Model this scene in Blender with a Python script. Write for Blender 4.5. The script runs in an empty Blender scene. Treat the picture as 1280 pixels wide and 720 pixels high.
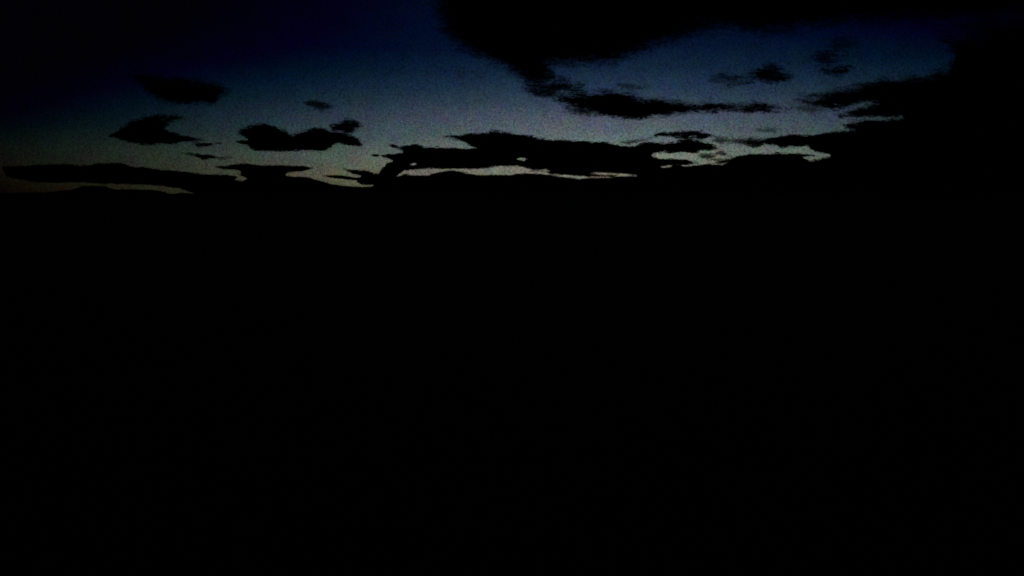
import bpy, math, random
import numpy as np
from mathutils import Vector, noise

# ------------------------------------------------------------ camera, light, exposure
S = bpy.context.scene
F = 834.0                      # focal length in pixels of a 1280 px wide picture
CX, CY, HZ = 640.0, 360.0, 250.0
TILT = math.atan((CY - HZ) / F)
CAM_H = 7.0
cam_d = bpy.data.cameras.new("camera")
cam = bpy.data.objects.new("camera", cam_d)
S.collection.objects.link(cam)
cam.location = (0, 0, CAM_H)
cam.rotation_euler = (math.pi / 2 - TILT, 0, 0)
cam_d.sensor_width = 36.0
cam_d.lens = F / 1280 * 36.0
cam_d.clip_start = 0.1
cam_d.clip_end = 400000
S.camera = cam
S.render.engine = 'CYCLES'
S.cycles.transparent_max_bounces = 48
S.view_settings.view_transform = 'Standard'
S.view_settings.look = 'None'
S.view_settings.exposure = 0.0
S.view_settings.gamma = 1.0

SUN_EL, SUN_AZ = math.radians(-4.5), math.radians(8.0)     # the sun has set just right of the view's middle


def lin(c):
    return tuple(((v / 255) / 12.92 if v / 255 <= 0.04045 else ((v / 255 + 0.055) / 1.055) ** 2.4) for v in c)


W = bpy.data.worlds.new("World")
S.world = W
W.use_nodes = True
nt = W.node_tree
nt.nodes.clear()


class NB:
    """small node builder"""
    def __init__(s, t): s.t = t
    def n(s, typ, **k):
        o = s.t.nodes.new(typ)
        for a, b in k.items(): setattr(o, a, b)
        return o
    def put(s, sock, v):
        if isinstance(v, bpy.types.NodeSocket): s.t.links.new(v, sock)
        else: sock.default_value = v
    def m(s, op, a, b=0.0, c=None, clamp=False):
        o = s.n('ShaderNodeMath', operation=op, use_clamp=clamp)
        s.put(o.inputs[0], a); s.put(o.inputs[1], b)
        if c is not None: s.put(o.inputs[2], c)
        return o.outputs[0]
    def v(s, op, a, b):
        o = s.n('ShaderNodeVectorMath', operation=op)
        s.put(o.inputs[0], a)
        if op == 'SCALE': s.put(o.inputs['Scale'], b)
        else: s.put(o.inputs[1], b)
        return o.outputs[0]
    def noise(s, vec, scale, detail=2.0, rough=0.5, dim='3D', w=None):
        o = s.n('ShaderNodeTexNoise', noise_dimensions=dim)
        s.put(o.inputs['Vector'], vec)
        o.inputs['Scale'].default_value = scale
        o.inputs['Detail'].default_value = detail
        o.inputs['Roughness'].default_value = rough
        if w is not None: s.put(o.inputs['W'], w)
        return o


b = NB(nt)
sky = b.n('ShaderNodeTexSky', sky_type='NISHITA', sun_disc=False, sun_elevation=SUN_EL,
          sun_rotation=SUN_AZ, altitude=100, air_density=1.0, dust_density=1.0, ozone_density=1.5)
co = b.n('ShaderNodeTexCoord')
sep = b.n('ShaderNodeSeparateXYZ')
nt.links.new(co.outputs['Generated'], sep.inputs[0])
X, Y, Z = sep.outputs
az = b.m('ARCTAN2', X, Y)
# the afterglow: brightest at the horizon above the set sun, fading up and to both sides
EL = [(-2, (60, 58, 40)), (0.3, (96, 94, 71)), (2.2, (119, 119, 106)), (3.6, (115, 124, 115)), (5.2, (90, 104, 107)),
      (6.6, (78, 86, 101)), (8.0, (52, 69, 84)), (9.1, (37, 56, 76)), (10.4, (23, 43, 61)), (12.0, (15, 31, 51)),
      (13.6, (10, 28, 45)), (15.6, (7, 26, 40)), (25, (0, 8, 20))]
ramp = b.n('ShaderNodeValToRGB')
cr = ramp.color_ramp
el = b.m('ARCSINE', Z)
lo, hi = math.radians(-2), math.radians(25)
nt.links.new(b.m('DIVIDE', b.m('SUBTRACT', el, lo), hi - lo), ramp.inputs[0])
st = [(e, c) for e, c in EL if -2 <= e <= 25]
while len(cr.elements) < len(st): cr.elements.new(0.5)
for e, (deg, c) in zip(cr.elements, st):
    e.position = (math.radians(deg) - lo) / (hi - lo)
for e, (deg, c) in zip(cr.elements, st):
    e.color = lin(c) + (1,)
hz = b.n('ShaderNodeMapRange', interpolation_type='SMOOTHSTEP')
b.put(hz.inputs['Value'], el)
hz.inputs['From Min'].default_value = math.radians(1.5); hz.inputs['From Max'].default_value = math.radians(8.0)
dz = b.m('SUBTRACT', az, 0.1156)
chan = b.n('ShaderNodeCombineXYZ')
for q, (w0, w1) in enumerate(((0.422, 0.344), (0.442, 0.416), (0.420, 0.417))):      # red dies away to the sides soonest
    wd = b.m('MULTIPLY_ADD', hz.outputs[0], w1 - w0, w0)
    d = b.m('DIVIDE', dz, wd)
    nt.links.new(b.m('EXPONENT', b.m('MULTIPLY', b.m('MULTIPLY', d, d), -1.0)), chan.inputs[q])
gain = chan.outputs[0]
# camera noise put into the sky colour: soft patches and a fine grain, a little uneven in hue
big = b.noise(co.outputs['Generated'], 40.0, 3.0, 0.6)
grey = b.noise(co.outputs['Generated'], 400.0, 1.0, 0.6)
fine = b.noise(co.outputs['Generated'], 430.0, 1.0, 0.6)
def around(node, amp):
    v = b.v('SUBTRACT', node.outputs['Color'], (0.5, 0.5, 0.5))
    return b.v('SCALE', v, amp)
gl = b.m('MULTIPLY', b.m('SUBTRACT', grey.outputs[0], 0.5), 1.6)
mot = b.v('ADD', b.v('ADD', around(big, 0.75), around(fine, 1.1)), (1.0, 1.0, 1.0))
mot = b.v('ADD', mot, gl)
mot = b.v('MAXIMUM', mot, (0, 0, 0))
glow = b.v('MULTIPLY', ramp.outputs[0], gain)
# the warmest patch of afterglow, low and left of the middle
hot = b.m('EXPONENT', b.m('MULTIPLY', b.m('POWER', b.m('DIVIDE', b.m('ADD', az, 0.23), 0.11), 2.0), -1.0))
mh = b.n('ShaderNodeMapRange', interpolation_type='SMOOTHSTEP')
b.put(mh.inputs['Value'], el)
mh.inputs['From Min'].default_value = math.radians(3.6); mh.inputs['From Max'].default_value = math.radians(1.2)
glow = b.v('ADD', glow, b.v('SCALE', b.v('ADD', (0.018, 0.013, 0.006), (0, 0, 0)), b.m('MULTIPLY', hot, mh.outputs[0])))
glow = b.v('SUBTRACT', glow, (0.0020, 0.0049, 0.0027))     # twilight dies away altogether high up and far to the sides
glow = b.v('MAXIMUM', glow, (0.0005, 0.0003, 0.0012))
glow = b.v('MULTIPLY', glow, mot)
bg1 = b.n('ShaderNodeBackground')
nt.links.new(glow, bg1.inputs[0]); bg1.inputs[1].default_value = 1.0
bg2 = b.n('ShaderNodeBackground')
nt.links.new(sky.outputs[0], bg2.inputs[0]); bg2.inputs[1].default_value = 0.0007
add = b.n('ShaderNodeAddShader')
wo = b.n('ShaderNodeOutputWorld')
nt.links.new(bg1.outputs[0], add.inputs[0]); nt.links.new(bg2.outputs[0], add.inputs[1])
nt.links.new(add.outputs[0], wo.inputs[0])

sun_d = bpy.data.lights.new("sun", 'SUN')
sun_d.energy = 0.02            # below the horizon: dusk
sun_d.angle = math.radians(0.5)
sun_d.color = (1, 0.85, 0.7)
sun = bpy.data.objects.new("sun", sun_d)
S.collection.objects.link(sun)
sdir = Vector((math.sin(SUN_AZ) * math.cos(SUN_EL), math.cos(SUN_AZ) * math.cos(SUN_EL), math.sin(SUN_EL)))
sun.rotation_euler = sdir.to_track_quat('Z', 'Y').to_euler()


# ------------------------------------------------------------ materials
def mat(name):
    m = bpy.data.materials.new(name)
    m.use_nodes = True
    m.node_tree.nodes.clear()
    return m, NB(m.node_tree)


def principled(k, rough=1.0, spec=0.1):
    p = k.n('ShaderNodeBsdfPrincipled')
    p.inputs['Roughness'].default_value = rough
    p.inputs['Specular IOR Level'].default_value = spec
    o = k.n('ShaderNodeOutputMaterial')
    k.t.links.new(p.outputs[0], o.inputs[0])
    return p


def earth(name, c0, c1, sc):
    m, k = mat(name)
    p = principled(k)
    g = k.n('ShaderNodeNewGeometry')
    a = k.noise(g.outputs['Position'], sc, 6.0, 0.65)
    r = k.n('ShaderNodeValToRGB')
    r.color_ramp.elements[0].position = 0.35; r.color_ramp.elements[0].color = c0 + (1,)
    r.color_ramp.elements[1].position = 0.68; r.color_ramp.elements[1].color = c1 + (1,)
    m.node_tree.links.new(a.outputs[0], r.inputs[0])
    m.node_tree.links.new(r.outputs[0], p.inputs['Base Color'])
    bp = k.n('ShaderNodeBump'); bp.inputs['Strength'].default_value = 0.5
    bp.inputs['Distance'].default_value = 0.05 / sc
    m.node_tree.links.new(a.outputs[0], bp.inputs['Height'])
    m.node_tree.links.new(bp.outputs[0], p.inputs['Normal'])
    return m


GRASS = earth("grass_ground", (0.022, 0.035, 0.012), (0.05, 0.06, 0.022), 0.35)
WOOD = earth("wooded_hills", (0.012, 0.02, 0.010), (0.03, 0.04, 0.018), 0.004)

CLOUD, k = mat("dark_cloud")
p = principled(k, 1.0, 0.0)
p.inputs['Base Color'].default_value = (0.055, 0.06, 0.07, 1)
oc = k.n('ShaderNodeTexCoord')
oi = k.n('ShaderNodeObjectInfo')
ad = k.n('ShaderNodeAttribute', attribute_name='depth_in')
asf = k.n('ShaderNodeAttribute', attribute_name='softness')
wv = k.m('MULTIPLY', oi.outputs['Random'], 90.0)
vec = k.v('MULTIPLY', oc.outputs['Object'], (0.055, 0.05, 0.17))
n1 = k.noise(vec, 1.0, 5.0, 0.62, '4D', wv)
vec2 = k.v('MULTIPLY', oc.outputs['Object'], (0.24, 0.2, 0.55))
n2 = k.noise(vec2, 1.0, 3.0, 0.6, '4D', wv)
nn = k.m('ADD', k.m('MULTIPLY', k.m('SUBTRACT', n1.outputs[0], 0.5), 2.0),
         k.m('MULTIPLY', k.m('SUBTRACT', n2.outputs[0], 0.5), 1.4))
arg = k.n('ShaderNodeAttribute', attribute_name='raggedness')
amp = arg.outputs['Fac']
val = k.m('ADD', ad.outputs['Fac'], k.m('MULTIPLY', nn, amp))
mr = k.n('ShaderNodeMapRange', interpolation_type='SMOOTHSTEP')
k.put(mr.inputs['Value'], val)
k.put(mr.inputs['From Min'], k.m('MULTIPLY', asf.outputs['Fac'], -0.9))
k.put(mr.inputs['From Max'], k.m('MULTIPLY', asf.outputs['Fac'], 1.15))
# both faces of a cloud are crossed, so each takes about half of the veil
aop = k.n('ShaderNodeAttribute', attribute_name='opacity')
CLOUD.node_tree.links.new(k.m('MULTIPLY', mr.outputs[0], aop.outputs['Fac']), p.inputs['Alpha'])


# ------------------------------------------------------------ helpers
def mesh_obj(name, verts, faces, material, smooth=True, **props):
    me = bpy.data.meshes.new(name)
    me.from_pydata([tuple(v) for v in verts], [], faces)
    me.materials.append(material)
    if smooth:
        me.polygons.foreach_set('use_smooth', [True] * len(me.polygons))
    o = bpy.data.objects.new(name, me)
    S.collection.objects.link(o)
    for a, v in props.items(): o[a] = v
    return o


# ------------------------------------------------------------ ground: one gently uneven sheet to beyond the horizon
def build_ground():
    rings = [0.0]
    r = 2.0
    while r < 150000:
        rings.append(r); r *= 1.13
    rings.append(150000.0)
    seg = 144
    vs, fs = [(0, 0, 0)], []
    for r in rings[1:]:
        a = min(0.35, r * 0.0015) if r < 3000 else 0.35 * max(0, 1 - (r - 3000) / 6000)
        for i in range(seg):
            t = 2 * math.pi * i / seg
            x, y = r * math.cos(t), r * math.sin(t)
            vs.append((x, y, a * noise.noise((x * 0.02, y * 0.02, 0.3)) + 0.02 * noise.noise((x * 0.5, y * 0.5, 1)) * (r < 300)))
    for i in range(seg):
        fs.append((0, 1 + i, 1 + (i + 1) % seg))
    for q in range(len(rings) - 2):
        o0, o1 = 1 + q * seg, 1 + (q + 1) * seg
        for i in range(seg):
            j = (i + 1) % seg
            fs.append((o0 + i, o1 + i, o1 + j, o0 + j))
    mesh_obj('ground', vs, fs, GRASS, kind='structure')


build_ground()


# ------------------------------------------------------------ distant hills
def pix_ray(x, y):
    cx, cy = (x - CX) / F, (CY - y) / F
    c, s = math.cos(TILT), math.sin(TILT)
    # camera looks along +Y, tilted down by TILT
    return np.array([cx, c + cy * s, -s + cy * c])


def build_hills(name, R0, depth, crest, seed, amp):
    """a ridge along an arc; crest = [(azimuth deg, height m)]"""
    xs = [c[0] for c in crest]; hs = [c[1] for c in crest]
    na, nr = 700, 22
    vs, fs = [], []
    for i in range(na):
        a = xs[0] + (xs[-1] - xs[0]) * i / (na - 1)
        h0 = float(np.interp(a, xs, hs))
        ar = math.radians(a)
        rough = 1 + amp * (noise.fractal((a * 0.35, seed, 0), 0.9, 2.1, 6)) 
        for j in range(nr):
            t = j / (nr - 1)
            prof = math.sin(math.pi * t) ** 1.2
            r = R0 + depth * (t - 0.5)
            x, y = r * math.sin(ar), r * math.cos(ar)
            loc = 1 + 0.25 * noise.fractal((x * 0.0006, y * 0.0006, seed), 0.9, 2.1, 5)
            vs.append((x, y, -3 + h0 * prof * rough * loc))
    for i in range(na - 1):
        for j in range(nr - 1):
            q = i * nr + j
            fs.append((q, q + 1, q + nr + 1, q + nr))
    mesh_obj(name, vs, fs, WOOD, kind='structure')


build_hills('hills', 24000, 7000, [(-75, 60), (-45, 110), (-36, 135), (-28, 120), (-18, 190), (-9, 330), (0, 410), (10, 420),
                                   (20, 520), (30, 620), (45, 560), (75, 300)], 3.1, 0.22)
build_hills('low_hills', 13000, 3500, [(-75, 30), (-40, 40), (-20, 34), (0, 60), (15, 44), (30, 80), (50, 70), (75, 40)], 8.4, 0.4)


# ------------------------------------------------------------ clouds
def sdf(px, py, poly):
    P = np.array(poly, float)
    Q = np.roll(P, -1, axis=0)
    best = np.full(px.shape, 1e9)
    inside = np.zeros(px.shape, bool)
    for (x0, y0), (x1, y1) in zip(P, Q):
        dx, dy = x1 - x0, y1 - y0
        L = dx * dx + dy * dy + 1e-9
        t = np.clip(((px - x0) * dx + (py - y0) * dy) / L, 0, 1)
        best = np.minimum(best, np.hypot(px - (x0 + t * dx), py - (y0 + t * dy)))
        if y0 != y1:
            c = ((y0 > py) != (y1 > py)) & (px < (x1 - x0) * (py - y0) / (y1 - y0) + x0)
            inside ^= c
    return np.where(inside, best, -best)


def cloud(label, polys, dist, step=1.6, soft=1.0, weight=0.0, op=1.0, rag=1.0, holes=()):
    """a closed cloud body: the outline seen across DIST metres of air, swelling to its own depth.
    weight < 0 makes it a thin veil"""
    allp = np.array([q for pl in polys for q in pl], float)
    x0, y0 = allp.min(0) - 24; x1, y1 = allp.max(0) + 24
    nx, ny = int((x1 - x0) / step) + 2, int((y1 - y0) / step) + 2
    gx, gy = np.meshgrid(x0 + np.arange(nx) * step, y0 + np.arange(ny) * step, indexing='ij')
    d = sdf(gx, gy, polys[0])
    for pl in polys[1:]:
        d = np.maximum(d, sdf(gx, gy, pl))
    for pl in holes:
        d = np.minimum(d, -sdf(gx, gy, pl))
    sf = np.interp(gy, [0, 60, 110, 150, 185, 240], [19, 13, 7.5, 3.0, 1.6, 1.15]) * soft
    rg = (np.interp(gy, [0, 60, 110, 150, 185, 205, 240], [26, 21, 15, 9, 6, 4, 3]) * rag)
    mg = 0.9 * sf + 0.36 * rg + 0.3
    keep = d > -mg
    cell = keep[:-1, :-1] & keep[1:, :-1] & keep[1:, 1:] & keep[:-1, 1:]
    used = np.zeros_like(keep)
    for a, c in ((0, 0), (1, 0), (1, 1), (0, 1)):
        used[a:nx - 1 + a, c:ny - 1 + c] |= cell
    # world position on the cloud's own vertical plane
    cx, cy = (gx - CX) / F, (CY - gy) / F
    ct, sn = math.cos(TILT), math.sin(TILT)
    ry, rz = ct + cy * sn, -sn + cy * ct
    m_per_px = dist / F
    WX, WZ = dist * cx / ry, dist * rz / ry
    ox, oz = float(WX[used].mean()), float(WZ[used].mean())
    idx = -np.ones(keep.shape, int)
    idx[used] = np.arange(used.sum())
    n = int(used.sum())
    lx = (WX[used] - ox) / m_per_px; lz = (WZ[used] - oz) / m_per_px
    du = d[used] + mg[used]
    wid = min(60.0, max(du))
    th = np.sqrt(np.clip(du / wid, 0, 1)) * wid * 0.8 + 0.02
    # rim vertices of the kept cells lie on the seam where front and back meet
    nb = np.zeros_like(keep, int)
    for a, c in ((0, 0), (1, 0), (1, 1), (0, 1)):
        nb[a:nx - 1 + a, c:ny - 1 + c] += cell
    seam = (nb < 4)[used]
    bump = np.array([noise.fractal((u * 0.05, w * 0.1, 0.37 * len(label)), 0.8, 2.0, 4) for u, w in zip(lx, lz)])
    th = th * (1 + 0.35 * np.clip(bump, -1, 1))
    th[seam] = 0
    verts = [(x, -t, z) for x, t, z in zip(lx, th, lz)]
    back = np.arange(n)
    nxt = n
    for i in range(n):
        if not seam[i]:
            back[i] = nxt; nxt += 1
            verts.append((lx[i], th[i] * 0.8, lz[i]))
    faces = []
    for i, j in np.argwhere(cell):
        q = (idx[i, j], idx[i + 1, j], idx[i + 1, j + 1], idx[i, j + 1])
        faces.append(tuple(int(a) for a in reversed(q)))
        bq = tuple(int(back[a]) for a in q)
        if bq != q: faces.append(bq)
    o = mesh_obj('cloud', verts, faces, CLOUD, label=label, category='cloud', group='dark clouds at dusk')
    o.location = (ox, dist, CAM_H + oz)
    o.scale = (m_per_px,) * 3
    dv = np.zeros(len(verts)); sv = np.zeros(len(verts)); rv = np.zeros(len(verts)); rr = rg[used]
    dd, ss = d[used] + weight, sf[used]
    dv[:n], sv[:n], rv[:n] = dd, ss, rr
    for i in range(n):
        dv[back[i]] = dd[i]; sv[back[i]] = ss[i]; rv[back[i]] = rr[i]
    for nm, arr in (('depth_in', dv), ('softness', sv), ('opacity', np.full(len(verts), op)), ('raggedness', rv)):
        at = o.data.attributes.new(nm, 'FLOAT', 'POINT')
        at.data.foreach_set('value', arr.astype(np.float32))
    return o


cloud("flat black bank from the far left edge, just above the hills", [[
    (6, 208), (33, 207), (58, 206), (80, 205), (100, 207), (115, 207), (123, 205), (140, 204), (150, 203.5), (157, 206),
    (163, 209), (182, 209), (195, 211.5), (215, 212.5), (240, 216), (253, 218), (270, 218), (290, 219), (296, 221), (292, 225), (305, 226),
    (330, 222), (340, 236), (300, 250), (250, 250), (246, 242), (226, 235.5), (200, 232), (160, 230), (130, 229.5), (100, 228),
    (70, 228), (45, 228), (30, 224), (12, 221)]], 36000)

cloud("bottom cloud layer hugging the hills, with two low humps", [[
    (-60, 243), (0, 241.5), (30, 241), (60, 240.5), (95, 237), (108, 232), (128, 232), (133, 235), (150, 237), (165, 236), (172, 237),
    (202, 239), (208, 242), (220, 243), (232, 240.5), (247, 242), (300, 236), (360, 226), (367, 221), (387, 222), (402, 227),
    (413, 229.5), (437, 233), (452, 234.5), (468, 233.5), (478, 226), (495, 221), (508, 218), (523, 220), (537, 219), (543, 217), (557, 213.5),
    (567, 213), (577, 215), (587, 217.5), (600, 219), (637, 219), (653, 217), (663, 216.5), (683, 217.7), (698, 220),
    (717, 223), (723, 225), (730, 223), (762, 222.5), (775, 220.5), (796, 220), (800, 212), (818, 205), (824, 208.2), (826, 209.8), (838, 209.3), (843, 205), (850, 205.5), (853, 208), (873, 207), (890, 205.5),
    (902, 207), (912, 202), (918, 197.5), (927, 194), (948, 192), (973, 191.7), (1000, 192.6), (1015, 194.5), (1000, 197),
    (1004, 200), (1009, 202), (1024, 199.5), (1040, 195.5), (1060, 192), (1400, 190), (1400, 262), (-60, 262)]], 52000, step=1.6)

cloud("ragged low cloud tapering right over a bright wedge, left of the middle", [[
    (268, 208), (285, 207), (300, 205), (313, 204.5), (330, 206.5), (355, 207), (380, 207.5), (392, 210), (385, 212.5),
    (370, 214), (357, 216.5), (358, 219), (372, 222), (387, 223), (402, 228), (360, 240), (300, 240), (306, 226), (311, 223), (304, 220), (300, 219),
    (304, 216), (300, 213), (280, 212)]], 40000)

cloud("wedge shaped cloud with a notch in its right side, lower left sky", [[
    (142, 171), (153, 164), (162, 157.5), (168, 152), (182, 147.5), (195, 144.5), (210, 144), (230, 146.5), (213, 150),
    (205, 155), (202, 161.5), (213, 166), (227, 169), (240, 172.5), (256, 173.2), (243, 176), (227, 177.5), (215, 180),
    (202, 179), (185, 181.5), (170, 180), (155, 176), (147, 173)]], 19000)
cloud("hair thin streak just right of the notched cloud's tip", [[
    (242, 180.6), (256, 179.4), (275, 179.2), (262, 181.6), (248, 182)]], 20000, step=1.0, soft=0.7, weight=0.3)
cloud("short flat dash with a faint tail below the notched cloud", [[
    (228, 191.8), (240, 192), (252, 194.5), (263, 193), (273, 196), (289, 196.8), (277, 199.2), (264, 198.5), (255, 199.8), (246, 195)]], 26000, step=1.0)
cloud("blurred lens shaped cloud high in the left sky", [[
    (168, 97), (195, 96), (224, 99), (253, 103), (274, 108), (284, 115), (270, 121), (260, 130), (231, 128),
    (202, 125), (191, 115), (180, 105)]], 12000, step=2)
cloud("two humped cloud with a flat base, left of the middle", [[
    (298, 167.5), (305, 162), (315, 158), (328, 156), (340, 157.5), (347, 162), (355, 164), (359, 167.5), (367, 170),
    (377, 166), (390, 162.5), (403, 162), (413, 164), (422, 165), (430, 166.5), (438, 168.5), (445, 172.5), (452, 179),
    (452, 182.8), (440, 181), (428, 180), (422, 176.5), (415, 182), (407, 186), (395, 189), (380, 187.5), (355, 188.5),
    (338, 188), (320, 188.5), (312, 184), (313, 180.5), (296, 179), (298, 177), (312, 175)]], 18000)
cloud("small thin tuft touching the top right of the two humped cloud", [[
    (413, 157.5), (420, 156), (430, 153.3), (440, 153), (451, 157), (442, 161), (436, 165), (427, 163), (418, 162)]], 17000, step=1.2, soft=1.1, rag=1.2, weight=1.0, op=0.97)
cloud("faint isolated puff above the two humped cloud", [[
    (384, 130), (391, 126.5), (399, 127), (408, 131), (414, 134), (404, 137), (394, 134.5)]], 14000, step=1.4, soft=0.7, rag=1.1, weight=0.7, op=0.72)
cloud("tiny dark fleck at the left tip of the long middle cloud", [[
    (463, 194), (468, 193), (474, 194.2), (468, 195.4)]], 30000, step=0.8, soft=0.6, rag=0.5, weight=0.4)
cloud("small ragged scrap above the left end of the long middle cloud", [[
    (486, 182), (491, 180), (496, 182), (499, 184.5), (509, 183.2), (514, 185), (505, 187.5), (497, 186), (490, 184.5)]], 30500, step=1.0, soft=0.8)
cloud("thin streak sagging across the bright wedge left of the middle", [[
    (404, 220.3), (412, 218.8), (422, 218.7), (437, 221), (452, 223), (470, 224), (470, 229), (455, 227.5), (447, 225), (432, 223.6), (420, 222.5)]], 37000, step=1.0, soft=0.8)

cloud("longest cloud across the middle, thick black with a pointed upper left arm", [[
    (477, 195), (487, 192), (493, 192.5), (503, 191), (507, 186), (513, 182), (520, 180), (527, 181), (530, 183),
    (543, 184), (558, 185), (577, 186), (596, 185.5), (588, 182), (580, 178), (570, 174), (556, 171), (565, 169.5), (572, 171),
    (582, 167.5), (598, 167), (611, 167), (613, 165), (637, 165.7), (647, 168.5), (660, 170), (675, 173.5), (693, 175),
    (720, 176), (737, 178), (753, 177.5), (765, 180), (773, 182), (793, 183), (803, 179.5), (827, 179), (842, 178.5),
    (850, 176), (858, 175), (873, 177), (885, 181), (893, 183), (899, 186), (887, 187.5), (875, 188.3), (871, 191), (857, 189.3),
    (840, 190.5), (827, 190), (817, 191), (812, 194), (820, 197.5), (830, 199), (857, 199.8), (865, 202), (874, 204), (860, 206),
    (845, 206.6), (838, 207), (826, 207.6), (822, 209), (808, 214), (798, 219.5), (780, 217), (769, 216.4), (742, 215.2), (738, 217), (752, 218.5), (770, 219.5), (768, 221.3), (750, 221), (733, 220.5),
    (718, 219.5), (697, 217.5), (690, 218), (683, 215.2), (662, 213.8), (662, 213.2), (688, 213.6), (684, 211.8), (667, 211.5),
    (658, 209.5), (647, 207.5), (628, 207.2), (617, 208.5), (603, 210.5), (580, 210.8), (560, 210.8), (540, 210.6), (517, 211.3),
    (505, 213), (494, 220.5), (485, 234), (462, 240), (468, 233), (468, 231.5), (455, 231), (448, 228), (447, 225), (452, 221.5), (452, 219),
    (440, 217.5), (437, 215), (431, 211.8), (441, 213), (453, 213), (460, 213), (467, 217), (474, 217), (477, 212),
    (483, 208), (485, 204), (491, 201), (484, 198)]], 32000, step=1.2, holes=[
    [(513, 205), (517, 203.3), (521, 205), (517, 207)], [(647, 199.2), (652, 197.6), (660, 199.4), (652, 200.8)]])

cloud("dark flat scud with a wispy left end, upper middle of the sky", [[
    (695, 123), (713, 117), (735, 119), (756, 115), (782, 117), (803, 124.5), (825, 126), (847, 129), (868, 132), (886, 127.5),
    (905, 129.5), (919, 131), (945, 131.5), (960, 133), (985, 138), (960, 140), (930, 139), (905, 137.5), (883, 139.5), (847, 142.5), (825, 144), (807, 148), (774, 146), (753, 144),
    (742, 139), (717, 133.5), (702, 128)]], 14000, step=1.8)
cloud("thin scrap trailing between the great overhead cloud and the flat scud", [[
    (660, 110), (672, 108), (690, 110), (700, 114), (690, 118), (672, 116)]], 13000, step=1.8, soft=1.0, rag=1.2, weight=2.5, op=0.9)
cloud("small wisp hanging below the flat scud's left end", [[
    (708, 138), (720, 135), (734, 138), (742, 143), (725, 142)]], 14500, step=1.4, soft=1.7, rag=1.5, weight=0.6, op=0.92)

cloud("great soft cloud overhead, filling the top middle and right of the sky", [[
    (546, -60), (550, 10), (556, 38), (572, 52), (592, 62), (612, 73), (632, 83), (648, 92), (660, 101), (676, 101), (692, 98),
    (690, 88), (684, 80), (706, 76), (735, 77), (768, 76), (786, 68), (806, 60), (836, 50), (858, 44), (880, 34), (905, 31),
    (950, 35), (1000, 33), (1060, 22), (1120, 20), (1180, 20), (1300, 10), (1400, -60)]], 8000, step=4)
cloud("torn veil under the right side of the great overhead cloud", [[
    (686, 102), (705, 103), (728, 108), (712, 112), (694, 109)]], 11000, step=2, soft=0.9, rag=1.2, weight=2.0, op=0.9)

cloud("smudged scrap high right of the middle", [[
    (936, 92), (948, 89), (958, 84.5), (972, 90), (976, 94), (986, 97), (973, 101), (961, 99), (945, 98)]], 12000, step=1.8, soft=0.55, rag=0.9, weight=2.0, op=0.95)
cloud("faint veil reaching left from the smudged scrap", [[
    (888, 98), (905, 94.5), (925, 95.5), (938, 96), (922, 100), (903, 100.5)]], 12300, step=1.8, soft=0.5, rag=0.9, weight=1.0, op=0.65)
cloud("faint fleck topmost of the two in the upper right sky", [[
    (1020, 70), (1034, 67), (1052, 71), (1040, 75), (1026, 74)]], 9500, step=2, soft=0.38, rag=0.9, weight=1.6, op=0.8)
cloud("faint fleck lowest of the two in the upper right sky", [[
    (1031, 86), (1043, 83.5), (1062, 87), (1052, 91), (1038, 90)]], 10500, step=2, soft=0.38, rag=0.9, weight=1.6, op=0.85)

cloud("little dark lens just above the right end of the longest cloud", [[
    (819, 169.5), (830, 166), (843, 165), (857, 164), (870, 162.7), (880, 166.5), (886, 169), (899, 170.2), (882, 172.2),
    (863, 172), (840, 171), (828, 168.5)]], 24000, step=1.1)
cloud("thin slanting fibre joining the little lens and the longest cloud", [[
    (778, 178), (795, 174.5), (813, 171.5), (819, 172), (800, 176), (784, 179.3)]], 27000, step=1.0, soft=1.7, rag=1.5, weight=0.6, op=0.67)
cloud("hazy streak right of the longest cloud's blunt end", [[
    (890, 174.5), (910, 173.5), (926, 175), (920, 178), (902, 178.5)]], 27500, step=1.2, soft=1.7, rag=1.5, weight=0.6, op=0.67)
cloud("ragged scrap at the left tip of the right hand cloud shelf", [[
    (921, 176), (932, 173), (944, 173.5), (957, 174.5), (962, 178), (952, 180), (945, 184), (936, 181), (926, 178)]], 26500, step=1.1, soft=1.7, rag=1.5, weight=0.6, op=0.92)
cloud("short low fibre in the bright gap right of the longest cloud, nearest to it", [[
    (876, 194.5), (884, 193.5), (893, 195.5), (886, 197.5), (878, 197)]], 33000, step=1.0, soft=1.7, rag=1.5, weight=0.6, op=0.77)
cloud("short fibre in the bright gap, just right of the nearest one", [[
    (895, 192.5), (902, 191.3), (911, 193), (903, 194.6)]], 33500, step=0.9, soft=1.7, rag=1.5, weight=0.6, op=0.92)
cloud("slanting fibre resting on the left slope of the right hump", [[
    (896, 202.5), (906, 199.5), (921, 195.5), (924, 197), (912, 202.5), (902, 204)]], 34000, step=1.0, soft=1.7, rag=1.5, weight=0.6, op=0.92)
cloud("pale thread alone in clear sky above the right hand cloud shelf", [[
    (947, 163), (958, 161.7), (972, 162.8), (960, 164.6)]], 22000, step=1.0, soft=1.7, rag=1.5, weight=0.6, op=0.57)

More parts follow.
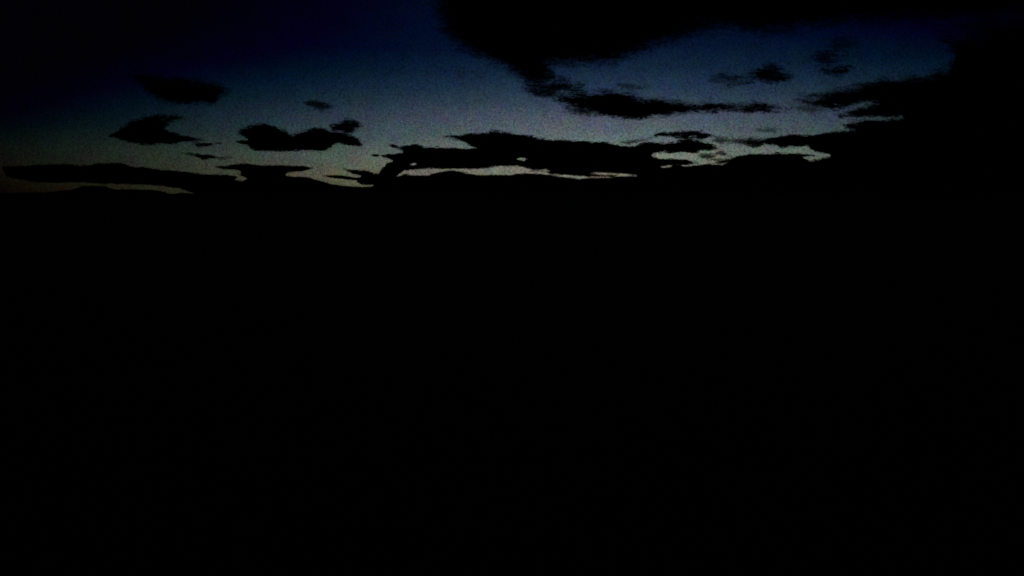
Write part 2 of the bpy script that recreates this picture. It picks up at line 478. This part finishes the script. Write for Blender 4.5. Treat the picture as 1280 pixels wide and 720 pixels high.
cloud("huge black cloud mass on the right with three ragged fingers on its left edge", [[
    (998, 122), (1020, 121), (1033, 117), (1053, 114), (1069, 108), (1080, 104), (1104, 102), (1138, 100), (1170, 97),
    (1182, 88), (1200, 81), (1206, 66), (1200, 50), (1185, 40), (1232, 34), (1300, 30), (1420, 20), (1420, 230), (1060, 230),
    (1050, 215), (1041, 192.5), (1024, 189), (1018, 187), (1013, 181), (1000, 183), (980, 185), (974, 181.5), (963, 180), (956, 175.5), (963, 172), (980, 169),
    (1000, 169.5), (1011, 170), (1030, 167), (1047, 164.5), (1062, 162), (1084, 164.8), (1073, 161), (1062, 158.5), (1059, 154), (1069, 150.3),
    (1087, 151.5), (1100, 151), (1136, 146.6), (1134, 145.4), (1113, 146), (1091, 145), (1075, 145.5), (1055, 144.8), (1053, 142), (1069, 138), (1087, 132),
    (1103, 127.8), (1100, 126.6), (1087, 127), (1069, 129), (1049, 135.5), (1033, 131), (1015, 126)]], 16000, step=1.8)
cloud("hazy patch below the upper finger of the right hand mass", [[
    (992, 130), (1010, 130), (1030, 134), (1020, 138), (1002, 136)]], 15000, step=1.6, soft=1.7, rag=1.5, weight=0.6, op=0.62)
cloud("faint torn streak above the two flecks, upper right sky", [[
    (1036, 54), (1048, 51), (1064, 53), (1070, 57), (1056, 59), (1042, 58)]], 9000, step=2, soft=0.4, rag=0.9, weight=1.0, op=0.6)
cloud("faint green-grey streak under the smudged scrap", [[
    (905, 104.5), (922, 102.5), (938, 104), (925, 107), (910, 107)]], 12600, step=1.6, soft=0.5, rag=0.9, weight=0.6, op=0.55)
cloud("faint hair of cloud above the flat scud's middle", [[
    (772, 106), (790, 106), (812, 109), (790, 109.5)]], 13600, step=1.5, soft=0.4, rag=0.8, weight=0.6, op=0.5)
cloud("ragged dark wisp parallel to the lower left underside of the flat scud", [[
    (664, 112), (676, 114), (692, 116), (686, 118.5), (670, 117.5)]], 13800, step=1.5, soft=0.45, rag=0.9, weight=0.6, op=0.6)
cloud("stringy fibre over the slit right of the middle cloud, lowest of them", [[
    (884, 198.4), (893, 197.6), (901, 199), (893, 200.4)]], 33800, step=1.0, soft=0.8, rag=1.0, weight=0.2, op=0.6)
